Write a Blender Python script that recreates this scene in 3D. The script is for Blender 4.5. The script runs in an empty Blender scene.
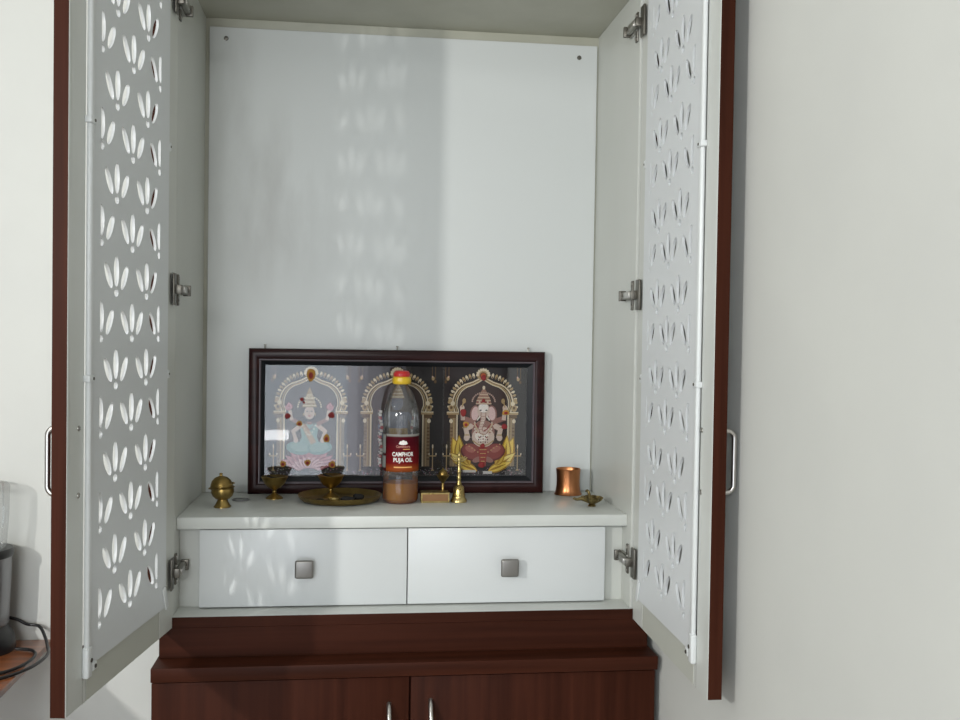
import bpy, bmesh, math, random
from mathutils import Vector, Matrix
random.seed(4)
C = bpy.context.scene.collection
SC = bpy.context.scene
PI = math.pi
Z0 = 1.0                       # height of the cabinet shelf above the floor

# ------------------------------------------------------------------ camera, world, lights, exposure
RIGHT = Vector((0.99224668, -0.12337192, 0.01502998))
FWD = Vector((0.12368501, 0.99207608, -0.02206977))
UP = Vector((-0.0121881, 0.02375764, 0.99964345))
cam = bpy.data.cameras.new('camera')
camo = bpy.data.objects.new('camera', cam)
C.objects.link(camo)
m3 = Matrix((RIGHT, UP, -FWD)).transposed()
camo.matrix_world = Matrix.Translation((-0.10862, -1.95487, 0.35825 + Z0)) @ m3.to_4x4()
cam.sensor_fit = 'HORIZONTAL'
cam.sensor_width = 36
cam.lens = 1000.1 / 960 * 36
cam.clip_start = 0.02
SC.camera = camo

w = bpy.data.worlds.new('world')
SC.world = w
w.use_nodes = True
w.node_tree.nodes['Background'].inputs[0].default_value = (0.95, 1.0, 0.98, 1)
w.node_tree.nodes['Background'].inputs[1].default_value = 0.25

def area(name, loc, target, sx, sy, power, col):
    l = bpy.data.lights.new(name, 'AREA')
    l.shape = 'RECTANGLE'
    l.size = sx
    l.size_y = sy
    l.energy = power
    l.color = col
    o = bpy.data.objects.new(name, l)
    C.objects.link(o)
    o.location = loc
    d = Vector(target) - Vector(loc)
    o.rotation_euler = d.to_track_quat('-Z', 'Y').to_euler()
    return o

# narrow upright lamp on the left side of the room; its beam throws the open left door's shadow on the back panel
area('wall_lamp_light', (-1.85, -2.20, 0.72 + Z0), (0.15, 0.2, 0.3 + Z0), 0.050, 0.115, 31, (1.0, 0.995, 0.96))
# tube light high on the left
area('ceiling_lamp_light', (-2.50, -1.90, 1.60 + Z0), (0.0, 0.2, 0.0 + Z0), 0.9, 0.08, 7.5, (1.0, 0.99, 0.96))
# added frontal fill light, unseen behind the camera, above the window
area('rear_fill_light', (-0.80, -4.10, 1.05 + Z0), (0.0, 0.3, -0.1 + Z0), 1.2, 0.12, 40, (0.97, 1.0, 0.99))

SC.view_settings.view_transform = 'Standard'
SC.view_settings.look = 'None'
SC.view_settings.exposure = 0.06
SC.view_settings.gamma = 1.0
SC.view_settings.use_curve_mapping = False
SC.cycles.use_denoising = True
SC.cycles.max_bounces = 10
SC.cycles.transparent_max_bounces = 24
SC.cycles.caustics_reflective = False
SC.cycles.caustics_refractive = False
SC.cycles.sample_clamp_indirect = 6

# ------------------------------------------------------------------ materials
def nodes(name):
    m = bpy.data.materials.new(name)
    m.use_nodes = True
    nt = m.node_tree
    return m, nt, nt.nodes['Principled BSDF']

def S(p, **k):
    for a, v in k.items():
        p.inputs[a.replace('_', ' ')].default_value = v

def plain(name, col, rough=0.5, metal=0.0, coat=0.0, spec=0.5):
    m, nt, p = nodes(name)
    S(p, Base_Color=(*col, 1), Roughness=rough, Metallic=metal, Coat_Weight=coat)
    p.inputs['Specular IOR Level'].default_value = spec
    return m

def noisy(name, c1, c2, scale, rough=0.5, metal=0.0, stretch=(1, 1, 1), lo=0.35, hi=0.65, coat=0.0, bump=0.0,
          detail=4, spec=0.5, rough2=None):
    m, nt, p = nodes(name)
    tc = nt.nodes.new('ShaderNodeTexCoord')
    mp = nt.nodes.new('ShaderNodeMapping')
    mp.inputs['Scale'].default_value = stretch
    nz = nt.nodes.new('ShaderNodeTexNoise')
    nz.inputs['Scale'].default_value = scale
    nz.inputs['Detail'].default_value = detail
    rp = nt.nodes.new('ShaderNodeValToRGB')
    rp.color_ramp.elements[0].position = lo
    rp.color_ramp.elements[1].position = hi
    rp.color_ramp.elements[0].color = (*c1, 1)
    rp.color_ramp.elements[1].color = (*c2, 1)
    L = nt.links.new
    L(tc.outputs['Object'], mp.inputs['Vector'])
    L(mp.outputs[0], nz.inputs['Vector'])
    L(nz.outputs[0], rp.inputs[0])
    L(rp.outputs[0], p.inputs['Base Color'])
    S(p, Roughness=rough, Metallic=metal, Coat_Weight=coat)
    p.inputs['Specular IOR Level'].default_value = spec
    if rough2 is not None:
        mr = nt.nodes.new('ShaderNodeMapRange')
        mr.inputs['To Min'].default_value = rough
        mr.inputs['To Max'].default_value = rough2
        L(nz.outputs[0], mr.inputs[0])
        L(mr.outputs[0], p.inputs['Roughness'])
    if bump:
        b = nt.nodes.new('ShaderNodeBump')
        b.inputs['Strength'].default_value = bump
        b.inputs['Distance'].default_value = 0.002
        L(nz.outputs[0], b.inputs['Height'])
        L(b.outputs[0], p.inputs['Normal'])
    return m

def clear(name, tint, gloss_rough=0.03, ior=1.45, strength=1.0, haze=0.0, haze_col=(0.8, 0.8, 0.8)):
    m = bpy.data.materials.new(name)
    m.use_nodes = True
    nt = m.node_tree
    nt.nodes.clear()
    out = nt.nodes.new('ShaderNodeOutputMaterial')
    mx = nt.nodes.new('ShaderNodeMixShader')
    tr = nt.nodes.new('ShaderNodeBsdfTransparent')
    tr.inputs[0].default_value = (*tint, 1)
    gl = nt.nodes.new('ShaderNodeBsdfGlossy')
    gl.inputs['Roughness'].default_value = gloss_rough
    fr = nt.nodes.new('ShaderNodeFresnel')
    fr.inputs[0].default_value = ior
    L = nt.links.new
    f = fr.outputs[0]
    if strength != 1.0:
        mu = nt.nodes.new('ShaderNodeMath')
        mu.operation = 'MULTIPLY'
        mu.use_clamp = True
        mu.inputs[1].default_value = strength
        L(f, mu.inputs[0])
        f = mu.outputs[0]
    L(f, mx.inputs[0])
    base_out = tr.outputs[0]
    if haze:
        df = nt.nodes.new('ShaderNodeBsdfDiffuse')
        df.inputs[0].default_value = (*haze_col, 1)
        tl = nt.nodes.new('ShaderNodeBsdfTranslucent')
        tl.inputs[0].default_value = (*haze_col, 1)
        ha = nt.nodes.new('ShaderNodeMixShader')
        ha.inputs[0].default_value = 0.5
        hm = nt.nodes.new('ShaderNodeMixShader')
        hm.inputs[0].default_value = haze
        L(df.outputs[0], ha.inputs[1])
        L(tl.outputs[0], ha.inputs[2])
        L(tr.outputs[0], hm.inputs[1])
        L(ha.outputs[0], hm.inputs[2])
        base_out = hm.outputs[0]
    L(base_out, mx.inputs[1])
    L(gl.outputs[0], mx.inputs[2])
    L(mx.outputs[0], out.inputs[0])
    return m

def colour_attr(name, rough=0.45):
    m, nt, p = nodes(name)
    a = nt.nodes.new('ShaderNodeAttribute')
    a.attribute_name = 'Col'
    nt.links.new(a.outputs['Color'], p.inputs['Base Color'])
    S(p, Roughness=rough)
    p.inputs['Specular IOR Level'].default_value = 0.12
    return m

def emit(name, col, strength):
    m = bpy.data.materials.new(name)
    m.use_nodes = True
    nt = m.node_tree
    nt.nodes.clear()
    out = nt.nodes.new('ShaderNodeOutputMaterial')
    e = nt.nodes.new('ShaderNodeEmission')
    e.inputs[0].default_value = (*col, 1)
    e.inputs[1].default_value = strength
    nt.links.new(e.outputs[0], out.inputs[0])
    return m

M = {}
M['paint'] = noisy('wall_paint', (0.60, 0.605, 0.575), (0.63, 0.635, 0.60), 3.0, rough=0.6, bump=0.05)
M['paint_dark'] = plain('rear_wall_paint', (0.09, 0.085, 0.08), 0.7)
M['ceil'] = plain('ceiling_paint', (0.7, 0.7, 0.68), 0.8)
M['tile'] = noisy('floor_tile', (0.42, 0.40, 0.36), (0.5, 0.48, 0.44), 4, rough=0.3)
M['white'] = noisy('white_laminate', (0.585, 0.60, 0.57), (0.615, 0.63, 0.60), 6.0, rough=0.38)
M['white_side'] = noisy('white_side_laminate', (0.54, 0.55, 0.51), (0.60, 0.61, 0.575), 2.2, rough=0.4, stretch=(1, 1, 0.5))
M['white_gloss'] = plain('white_drawer_laminate', (0.64, 0.66, 0.66), 0.30)
M['panel_white'] = plain('white_cut_board', (0.66, 0.68, 0.69), 0.45)
M['strip_white'] = plain('white_plastic', (0.68, 0.70, 0.70), 0.3)
M['grey_lam'] = plain('greyish_rail_laminate', (0.52, 0.53, 0.475), 0.4)
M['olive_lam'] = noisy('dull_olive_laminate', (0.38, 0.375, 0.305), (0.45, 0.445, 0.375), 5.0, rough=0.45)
M['wood_v'] = noisy('mahogany_laminate_vertical', (0.029, 0.0080, 0.0040), (0.056, 0.0158, 0.0082), 55, rough=0.42, stretch=(1, 1, 0.035), lo=0.3, hi=0.72, rough2=0.55, spec=0.06)
M['wood_h'] = noisy('mahogany_laminate_horizontal', (0.030, 0.0085, 0.0042), (0.056, 0.0160, 0.0084), 55, rough=0.40, stretch=(0.035, 1, 1), lo=0.3, hi=0.72, rough2=0.5, spec=0.08)
M['dark_gap'] = plain('black_edge', (0.012, 0.010, 0.009), 0.6)
M['frame_wood'] = noisy('dark_polished_frame', (0.016, 0.005, 0.005), (0.028, 0.008, 0.0075), 40, rough=0.3, stretch=(0.1, 1, 1), coat=0.0, spec=0.18)
M['frame_black'] = plain('black_frame_lip', (0.005, 0.006, 0.008), 0.35, spec=0.2)
M['brass'] = noisy('aged_brass', (0.22, 0.145, 0.045), (0.44, 0.31, 0.105), 28, rough=0.28, metal=1.0, lo=0.3, hi=0.7, rough2=0.42)
M['brass_bright'] = noisy('bright_brass', (0.38, 0.28, 0.10), (0.60, 0.47, 0.21), 35, rough=0.22, metal=1.0, lo=0.3, hi=0.7, rough2=0.35)
M['brass_dark'] = noisy('tarnished_brass', (0.13, 0.095, 0.04), (0.42, 0.32, 0.14), 110, rough=0.35, metal=1.0, lo=0.3, hi=0.7, bump=0.3)
M['copper'] = noisy('worn_copper', (0.30, 0.11, 0.045), (0.58, 0.25, 0.11), 30, rough=0.22, metal=1.0, stretch=(1, 1, 0.2), lo=0.3, hi=0.7, rough2=0.38)
M['steel'] = plain('brushed_steel', (0.52, 0.50, 0.47), 0.28, 1.0)
M['steel_dark'] = plain('dull_nickel_steel', (0.33, 0.32, 0.29), 0.36, 1.0)
M['hinge_dark'] = plain('oiled_hinge_steel', (0.16, 0.15, 0.13), 0.4, 1.0)
M['knob'] = plain('satin_grey_knob', (0.24, 0.23, 0.215), 0.38, 0.7)
M['black'] = plain('black_plastic', (0.012, 0.012, 0.013), 0.35)
M['grey_metal'] = plain('silver_grey_metal', (0.28, 0.28, 0.29), 0.32, 0.8)
M['orange_wood'] = noisy('varnished_orange_wood', (0.16, 0.045, 0.014), (0.34, 0.105, 0.03), 30, rough=0.28, stretch=(0.08, 1, 1), coat=0.3)
M['glass'] = clear('picture_glass', (0.98, 0.985, 0.985), 0.02, 1.5, 1.15)
M['pet'] = clear('clear_bottle_plastic', (0.97, 0.97, 0.965), 0.08, 1.45, 0.9, 0.09)
M['jar'] = clear('clear_jar_plastic', (0.93, 0.935, 0.935), 0.05, 1.3, 0.4, 0.05)
M['oil'] = clear('amber_oil', (0.78, 0.44, 0.10), 0.05, 1.2, 0.35, 0.50, (0.92, 0.38, 0.004))
M['print'] = colour_attr('picture_print', 0.5)
M['label'] = colour_attr('printed_label', 0.4)
M['ink_white'] = plain('white_label_ink', (0.85, 0.80, 0.76), 0.5)
M['ink_pale'] = plain('pale_red_label_ink', (0.62, 0.25, 0.2), 0.5)
M['ink_gold'] = plain('gold_label_ink', (0.8, 0.42, 0.12), 0.5)
M['cap_red'] = plain('red_cap_plastic', (0.42, 0.012, 0.012), 0.35)
M['cap_yellow'] = plain('yellow_cap_plastic', (0.62, 0.40, 0.02), 0.35)
M['red_card'] = plain('red_brown_card', (0.24, 0.115, 0.04), 0.45)
M['vermilion'] = plain('vermilion_paste', (0.20, 0.012, 0.012), 0.75)
M['turmeric'] = plain('turmeric_paste', (0.40, 0.20, 0.03), 0.8)
M['char'] = plain('charred_black', (0.012, 0.010, 0.009), 0.8)

# ------------------------------------------------------------------ mesh helpers
class MB:
    def __init__(self):
        self.bm = bmesh.new()
        self.mats = []
        self.cols = None

    def mi(self, m):
        if m not in self.mats:
            self.mats.append(m)
        return self.mats.index(m)

    def _join(self, tmp, m, xf=None):
        i = self.mi(m)
        if xf is not None:
            bmesh.ops.transform(tmp, matrix=xf, verts=tmp.verts)
        mp = {}
        for v in tmp.verts:
            mp[v] = self.bm.verts.new(v.co)
        out = []
        for f in tmp.faces:
            try:
                g = self.bm.faces.new([mp[v] for v in f.verts])
            except ValueError:
                continue
            g.material_index = i
            g.smooth = f.smooth
            out.append(g)
        tmp.free()
        return out

    def box(self, x0, x1, y0, y1, z0, z1, m, bevel=0.0, seg=2, xf=None):
        t = bmesh.new()
        bmesh.ops.create_cube(t, size=1)
        for v in t.verts:
            v.co = Vector(((x0 + x1) / 2 + v.co.x * (x1 - x0), (y0 + y1) / 2 + v.co.y * (y1 - y0), (z0 + z1) / 2 + v.co.z * (z1 - z0)))
        if bevel > 0:
            bmesh.ops.bevel(t, geom=list(t.edges), offset=bevel, segments=seg, profile=0.5, affect='EDGES', clamp_overlap=True)
        return self._join(t, m, xf)

    def lathe(self, prof, m, cx=0, cy=0, cz=0, n=40, xf=None, squash=None, cap=True):
        t = bmesh.new()
        rings = []
        for (r, z) in prof:
            if r <= 1e-6:
                rings.append([t.verts.new((cx, cy, cz + z))])
            else:
                ring = []
                for k in range(n):
                    a = 2 * PI * k / n
                    rr = r * (squash(a, r, z) if squash else 1)
                    ring.append(t.verts.new((cx + rr * math.cos(a), cy + rr * math.sin(a), cz + z)))
                rings.append(ring)
        for a, b in zip(rings, rings[1:]):
            for k in range(n):
                k2 = (k + 1) % n
                if len(a) == 1 and len(b) == 1:
                    continue
                if len(a) == 1:
                    f = t.faces.new((a[0], b[k2], b[k]))
                elif len(b) == 1:
                    f = t.faces.new((a[k], a[k2], b[0]))
                else:
                    f = t.faces.new((a[k], a[k2], b[k2], b[k]))
                f.smooth = True
        if cap:
            for ring in (rings[0], rings[-1]):
                if len(ring) > 1:
                    t.faces.new(ring)
        bmesh.ops.recalc_face_normals(t, faces=t.faces)
        return self._join(t, m, xf)

    def cyl(self, p0, p1, r0, m, r1=None, n=20):
        p0 = Vector(p0)
        p1 = Vector(p1)
        d = p1 - p0
        q = d.to_track_quat('Z', 'Y').to_matrix().to_4x4()
        xf = Matrix.Translation(p0) @ q
        r1 = r0 if r1 is None else r1
        return self.lathe([(r0, 0), (r1, d.length)], m, n=n, xf=xf)

    def tube(self, path, r, m, n=10, closed=False):
        pts = [Vector(p) for p in path]
        t = bmesh.new()
        rings = []
        up = None
        for i, p in enumerate(pts):
            a = pts[max(i - 1, 0)]
            b = pts[min(i + 1, len(pts) - 1)]
            if closed:
                a = pts[i - 1]
                b = pts[(i + 1) % len(pts)]
            d = (b - a).normalized()
            if up is None:
                up = Vector((0, 0, 1)) if abs(d.z) < 0.9 else Vector((1, 0, 0))
            s = d.cross(up)
            if s.length < 1e-5:
                s = d.cross(Vector((1, 0.3, 0)))
            s.normalize()
            u = s.cross(d).normalized()
            up = u
            rr = r[i] if isinstance(r, (list, tuple)) else r
            rings.append([t.verts.new(p + s * math.cos(2 * PI * k / n) * rr + u * math.sin(2 * PI * k / n) * rr) for k in range(n)])
        prs = list(zip(rings, rings[1:]))
        if closed:
            prs.append((rings[-1], rings[0]))
        for a, b in prs:
            for k in range(n):
                f = t.faces.new((a[k], a[(k + 1) % n], b[(k + 1) % n], b[k]))
                f.smooth = True
        if not closed:
            t.faces.new(rings[0])
            t.faces.new(rings[-1])
        bmesh.ops.recalc_face_normals(t, faces=t.faces)
        return self._join(t, m)

    def poly(self, pts, m):
        f = self.bm.faces.new([self.bm.verts.new(p) for p in pts])
        f.material_index = self.mi(m)
        return f

    def build(self, name, parent=None, loc=None, rotz=0.0, angle=35):
        me = bpy.data.meshes.new(name)
        self.bm.to_mesh(me)
        self.bm.free()
        for m in self.mats:
            me.materials.append(m)
        me.set_sharp_from_angle(angle=math.radians(angle))
        o = bpy.data.objects.new(name, me)
        C.objects.link(o)
        if parent is not None:
            o.parent = parent
        if loc is not None:
            o.location = loc
        o.rotation_euler.z = rotz
        return o

def tag(o, label=None, cat=None, group=None, kind=None):
    if label:
        o['label'] = label
    if cat:
        o['category'] = cat
    if group:
        o['group'] = group
    if kind:
        o['kind'] = kind
    return o

def thing(name, label, cat, loc, group=None, rotz=0):
    o = bpy.data.objects.new(name, None)
    o.empty_display_size = 0.05
    C.objects.link(o)
    o.location = loc
    o.rotation_euler.z = rotz
    return tag(o, label, cat, group)

def copy_tree(o, parent=None):
    c = o.copy()
    C.objects.link(c)
    c.parent = parent
    for ch in list(o.children):
        copy_tree(ch, c)
    return c

def struct(name, mb, loc=(0, 0, 0)):
    return tag(mb.build(name, None, loc), kind='structure')

def smooth_path(pts, n=8):
    P = [Vector(p) for p in pts]
    out = []
    for i in range(len(P) - 1):
        p0 = P[max(i - 1, 0)]
        p1 = P[i]
        p2 = P[i + 1]
        p3 = P[min(i + 2, len(P) - 1)]
        for k in range(n):
            t = k / n
            out.append(0.5 * ((2 * p1) + (p2 - p0) * t + (2 * p0 - 5 * p1 + 4 * p2 - p3) * t * t + (3 * p1 - p0 - 3 * p2 + p3) * t ** 3))
    out.append(P[-1])
    return out

# ------------------------------------------------------------------ the setting
YB = 0.382          # back wall plane
XR = 0.500          # right side wall plane
YR = -4.3
XL = -3.2
ZC = 1.70 + Z0
b = MB(); b.box(XL, XR + 0.12, YR - 0.12, YB + 0.12, -0.1, 0, M['tile']); struct('floor', b)
b = MB(); b.box(XL, XR + 0.12, YB, YB + 0.12, 0, ZC, M['paint']); struct('wall_back', b)
b = MB(); b.box(XR, XR + 0.12, YR, YB, 0, ZC, M['paint']); struct('wall_right', b)
b = MB(); b.box(XL, XR + 0.12, YR - 0.12, YB + 0.12, ZC, ZC + 0.1, M['ceil']); struct('ceiling', b)
# rear wall with a daylit window, behind the camera, widened for frontal fill
WX0, WX1, WZ0, WZ1 = -2.90, 0.28, 0.10, 1.75
b = MB()
b.box(XL, WX0, YR - 0.12, YR, 0, ZC, M['paint_dark'])
b.box(WX1, XR, YR - 0.12, YR, 0, ZC, M['paint_dark'])
b.box(WX0, WX1, YR - 0.12, YR, 0, WZ0, M['paint_dark'])
b.box(WX0, WX1, YR - 0.12, YR, WZ1, ZC, M['paint_dark'])
struct('wall_rear', b)
b = MB()
b.box(WX0, -0.16, YR - 0.10, YR - 0.09, WZ0, WZ1, emit('window_daylight', (0.84, 0.91, 1.0), 3.5))
for (xa, xb, e_) in ((-0.16, -0.09, 2.6), (-0.09, -0.02, 1.9), (-0.02, 0.08, 1.3), (0.08, 0.18, 0.9), (0.18, WX1, 0.6)):  # added glow strips, fading, to soften the window's reflection in the picture glass
    b.box(xa, xb, YR - 0.10, YR - 0.09, WZ0, WZ1, emit('window_falloff_glow', (0.9, 0.9, 1.0), e_))
b.box(-0.80, -0.56, YR - 0.0895, YR - 0.088, 0.63, 0.70, emit('window_streak_glow', (0.95, 0.97, 1.0), 11.0))  # added glow patch for the bright streak reflected in the picture glass
wn = struct('window_1', b)
b = MB()
for x in (WX0 + 0.02, -1.45, WX1 - 0.02):
    b.box(x - 0.02, x + 0.02, YR - 0.09, YR - 0.03, WZ0, WZ1, M['steel'])
for z in (WZ0 + 0.02, WZ1 - 0.02):
    b.box(WX0, WX1, YR - 0.09, YR - 0.03, z - 0.02, z + 0.02, M['steel'])
b.build('window_frame', wn)

# unseen dark door added on the right wall to darken the picture glass reflection
b = MB()
b.box(XR - 0.020, XR, -4.0, -1.35, 0.0, 2.25, M['wood_v'], 0.003, 2)
d1 = struct('added_dark_door', b)
b = MB(); b.tube([(XR - 0.018, -1.50, 1.00), (XR - 0.060, -1.50, 1.00), (XR - 0.060, -1.62, 1.00)], 0.008, M['steel'], 10); b.build('added_door_handle', d1)

# ------------------------------------------------------------------ wall cabinet (local z = 0 is the shelf top)
HW = 0.45
D = 0.3597
H = 1.067
ZB = -0.1841
cab = thing('wall_cabinet', 'white open prayer cabinet with cut-pattern doors swung wide above the brown base cabinet', 'cabinet', (0, 0, Z0))
for s in (-1, 1):
    b = MB()
    xa, xb = (-HW - 0.018, -HW) if s < 0 else (HW, HW + 0.018)
    b.box(xa, xb, 0.009, 0.38, -0.2045, H + 0.018, M['white_side'], 0.0008, 1)
    b.build('side_panel', cab)
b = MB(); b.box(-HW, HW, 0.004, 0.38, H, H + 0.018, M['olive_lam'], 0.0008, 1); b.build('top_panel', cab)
b = MB(); b.box(-HW, HW, 0.002, 0.38, -0.2041, ZB, M['white'], 0.0005, 1); b.build('bottom_panel', cab)
b = MB(); b.box(-HW - 0.018, HW + 0.018, 0.0, 0.002, -0.2041, ZB - 0.0005, M['wood_h']); b.build('edge_band', cab)

# back panel with faint soot stains
mb_, nt, p = nodes('smoke_stained_back_panel')
tc = nt.nodes.new('ShaderNodeTexCoord')
L = nt.links.new
def stain(scale, stretch, lo, hi, loc=(0, 0, 0)):
    mp = nt.nodes.new('ShaderNodeMapping')
    mp.inputs['Scale'].default_value = stretch
    mp.inputs['Location'].default_value = loc
    nz = nt.nodes.new('ShaderNodeTexNoise')
    nz.inputs['Scale'].default_value = scale
    nz.inputs['Detail'].default_value = 5
    mr = nt.nodes.new('ShaderNodeMapRange')
    mr.inputs['From Min'].default_value = lo
    mr.inputs['From Max'].default_value = hi
    L(tc.outputs['Object'], mp.inputs[0]); L(mp.outputs[0], nz.inputs[0]); L(nz.outputs[0], mr.inputs[0])
    return mr.outputs[0]
def blob(cx, cz, rx, rz):      # soft elliptical mask
    mp = nt.nodes.new('ShaderNodeMapping')
    mp.inputs['Location'].default_value = (-cx / rx, 0, -cz / rz)
    mp.inputs['Scale'].default_value = (1 / rx, 0, 1 / rz)
    ln = nt.nodes.new('ShaderNodeVectorMath'); ln.operation = 'LENGTH'
    mr = nt.nodes.new('ShaderNodeMapRange')
    mr.inputs['From Min'].default_value = 0.35
    mr.inputs['From Max'].default_value = 1.0
    mr.inputs['To Min'].default_value = 1.0
    mr.inputs['To Max'].default_value = 0.0
    L(tc.outputs['Object'], mp.inputs[0]); L(mp.outputs[0], ln.inputs[0]); L(ln.outputs['Value'], mr.inputs[0])
    return mr.outputs[0]
def math_(op, a, c):
    n = nt.nodes.new('ShaderNodeMath'); n.operation = op; n.use_clamp = True
    for i, v in enumerate((a, c)):
        if isinstance(v, (int, float)):
            n.inputs[i].default_value = v
        else:
            L(v, n.inputs[i])
    return n.outputs[0]
st = stain(3.0, (2.6, 1, 0.8), 0.42, 0.72)
mask = math_('MAXIMUM', blob(-0.30, 0.66, 0.20, 0.26), math_('MULTIPLY', blob(-0.40, 0.9, 0.1, 0.3), 0.6))
amt = math_('MULTIPLY', math_('MULTIPLY', st, mask), 0.8)
mixc = nt.nodes.new('ShaderNodeMix'); mixc.data_type = 'RGBA'
mixc.inputs['A'].default_value = (0.595, 0.615, 0.605, 1)
mixc.inputs['B'].default_value = (0.36, 0.36, 0.345, 1)
L(amt, mixc.inputs['Factor']); L(mixc.outputs['Result'], p.inputs['Base Color'])
S(p, Roughness=0.4)
b = MB(); b.box(-HW, HW, 0.362, 0.38, ZB, H, M['olive_lam']); b.build('backing_board', cab)
b = MB(); b.box(-0.441, 0.4465, 0.3575, 0.362, 0.0, 1.0465, mb_, 0.0008, 1); bp_ = b.build('back_panel', cab)
for (x, z) in ((-0.4049, 1.0213), (0.4032, 1.0177)):
    b = MB()
    b.lathe([(0.0052, 0), (0.0052, 0.0008), (0.0042, 0.0022), (0.0016, 0.0024), (0.0014, 0.001), (0, 0.001)], M['hinge_dark'], n=18,
            xf=Matrix.Translation((x, 0.3575, z)) @ Matrix.Rotation(PI / 2, 4, 'X'))
    b.build('screw', bp_)
b = MB(); b.box(-HW + 0.0003, HW - 0.0003, 0.040, 0.3570, -0.0233, 0.0, M['white'], 0.0012, 2); b.build('shelf', cab)
for (x0, x1) in ((-HW, -0.409), (0.409, HW)):
    b = MB(); b.box(x0, x1, 0.0755, 0.091, ZB, -0.0235, M['white_side'], 0.0005, 1); b.build('filler_strip', cab)
for i, (x0, x1, kx, kz) in enumerate(((-0.4085, -0.0004, -0.2037, -0.1034), (0.0016, 0.4085, 0.2068, -0.1060))):
    b = MB()
    b.box(x0, x1, 0.055, 0.073, -0.1812, -0.0275, M['white_gloss'], 0.0012, 2)
    b.box(x0 + 0.016, x1 - 0.016, 0.073, 0.083, -0.170, -0.050, M['white'])
    b.box(x0 + 0.016, x0 + 0.028, 0.083, 0.33, -0.170, -0.060, M['white'])
    b.box(x1 - 0.028, x1 - 0.016, 0.083, 0.33, -0.170, -0.060, M['white'])
    b.box(x0 + 0.028, x1 - 0.028, 0.083, 0.33, -0.170, -0.164, M['white'])
    dr = b.build('drawer', cab)
    b = MB()
    h = 0.0182
    b.box(kx - h, kx + h, 0.0300, 0.0385, kz - h, kz + h, M['knob'], 0.0045, 4)
    b.cyl((kx, 0.0380, kz), (kx, 0.0555, kz), 0.0075, M['knob'])
    kn = b.build('knob', dr)
    kn['label'] = 'rounded square satin grey knob'

# doors -------------------------------------------------------------
DL = 0.4592
DT = 0.0232
DZ0, DZ1 = -0.2048, 1.088
STI, STO = 0.0745, 0.389      # inner limits of the stiles along the door
PZ0, PZ1 = -0.150, 1.035      # cut board

def ellipse(cx, cz, a, bb, rot, n=16, pt=0.0):
    o = []
    for k in range(n):
        t = 2 * PI * k / n
        u = a * math.cos(t) * (1 - pt * math.sin(t))
        v = bb * math.sin(t)
        o.append((cx + u * math.cos(rot) - v * math.sin(rot), cz + u * math.sin(rot) + v * math.cos(rot)))
    return o

def clip(poly, x0, x1):
    for lim, sgn in ((x0, 1), (x1, -1)):
        out = []
        for i in range(len(poly)):
            a, c = poly[i], poly[(i + 1) % len(poly)]
            ia, ic = sgn * (a[0] - lim) >= 0, sgn * (c[0] - lim) >= 0
            if ia:
                out.append(a)
            if ia != ic:
                t = (lim - a[0]) / (c[0] - a[0])
                out.append((lim, a[1] + t * (c[1] - a[1])))
        poly = out
        if len(poly) < 3:
            return None
    xs = [q[0] for q in poly]
    if max(xs) - min(xs) < 0.0022:
        return None
    return poly

def lattice(side, parent, mat):
    cu = bpy.data.curves.new('cut', 'CURVE')
    cu.dimensions = '2D'
    cu.fill_mode = 'BOTH'
    cu.extrude = 0.0024
    def spl(pts):
        s = cu.splines.new('POLY')
        s.points.add(len(pts) - 1)
        for q, pt in zip(s.points, pts):
            q.co = (pt[0], pt[1], 0, 1)
        s.use_cyclic_u = True
    x0, x1 = 0.0555, 0.3870
    spl([(x0, PZ0), (x1, PZ0), (x1, PZ1), (x0, PZ1)])
    if side == 'L':
        cols = [(0.3555, 0), (0.2965, 1), (0.2300, 0), (0.1645, 1), (0.1040, 0)]
        z0 = {0: -0.0975, 1: -0.0245}
        lo, hi = 0.1005, 0.3590
        mir = 1
    else:
        cols = [(0.3490, 0), (0.2845, 1), (0.2200, 0), (0.1540, 1), (0.0900, 0)]
        z0 = {0: -0.1020, 1: -0.0330}
        lo, hi = 0.0935, 0.3530
        mir = -1
    for (cx, ph) in cols:
        for k in range(9):
            z = z0[ph] + 0.1487 * k
            if z > PZ1 - 0.09:
                continue
            shapes = [ellipse(cx, z + 0.0345, 0.0105, 0.0250, 0, 16),
                      ellipse(cx + 0.0315 * mir, z + 0.0262, 0.0098, 0.0240, -0.66 * mir, 16),
                      ellipse(cx - 0.0335 * mir, z + 0.0262, 0.0098, 0.0240, 0.60 * mir, 16),
                      ellipse(cx, z, 0.0085, 0.0068, 0, 8)]
            for sh in shapes:
                c = clip(sh, lo, hi)
                if c:
                    spl(c)
    tmp = bpy.data.objects.new('tmp', cu)
    C.objects.link(tmp)
    dg = bpy.context.evaluated_depsgraph_get()
    me = bpy.data.meshes.new_from_object(tmp.evaluated_get(dg))
    bpy.data.objects.remove(tmp)
    me.name = 'lattice_panel'
    me.materials.clear()
    me.materials.append(mat)
    yy = (1 if side == 'L' else -1) * (0.0006 + 0.0024)
    for v in me.vertices:
        v.co = Vector((v.co.x, yy + v.co.z, v.co.y))
    me.set_sharp_from_angle(angle=math.radians(30))
    o = bpy.data.objects.new('lattice_panel', me)
    C.objects.link(o)
    o.parent = parent
    return o

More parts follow.
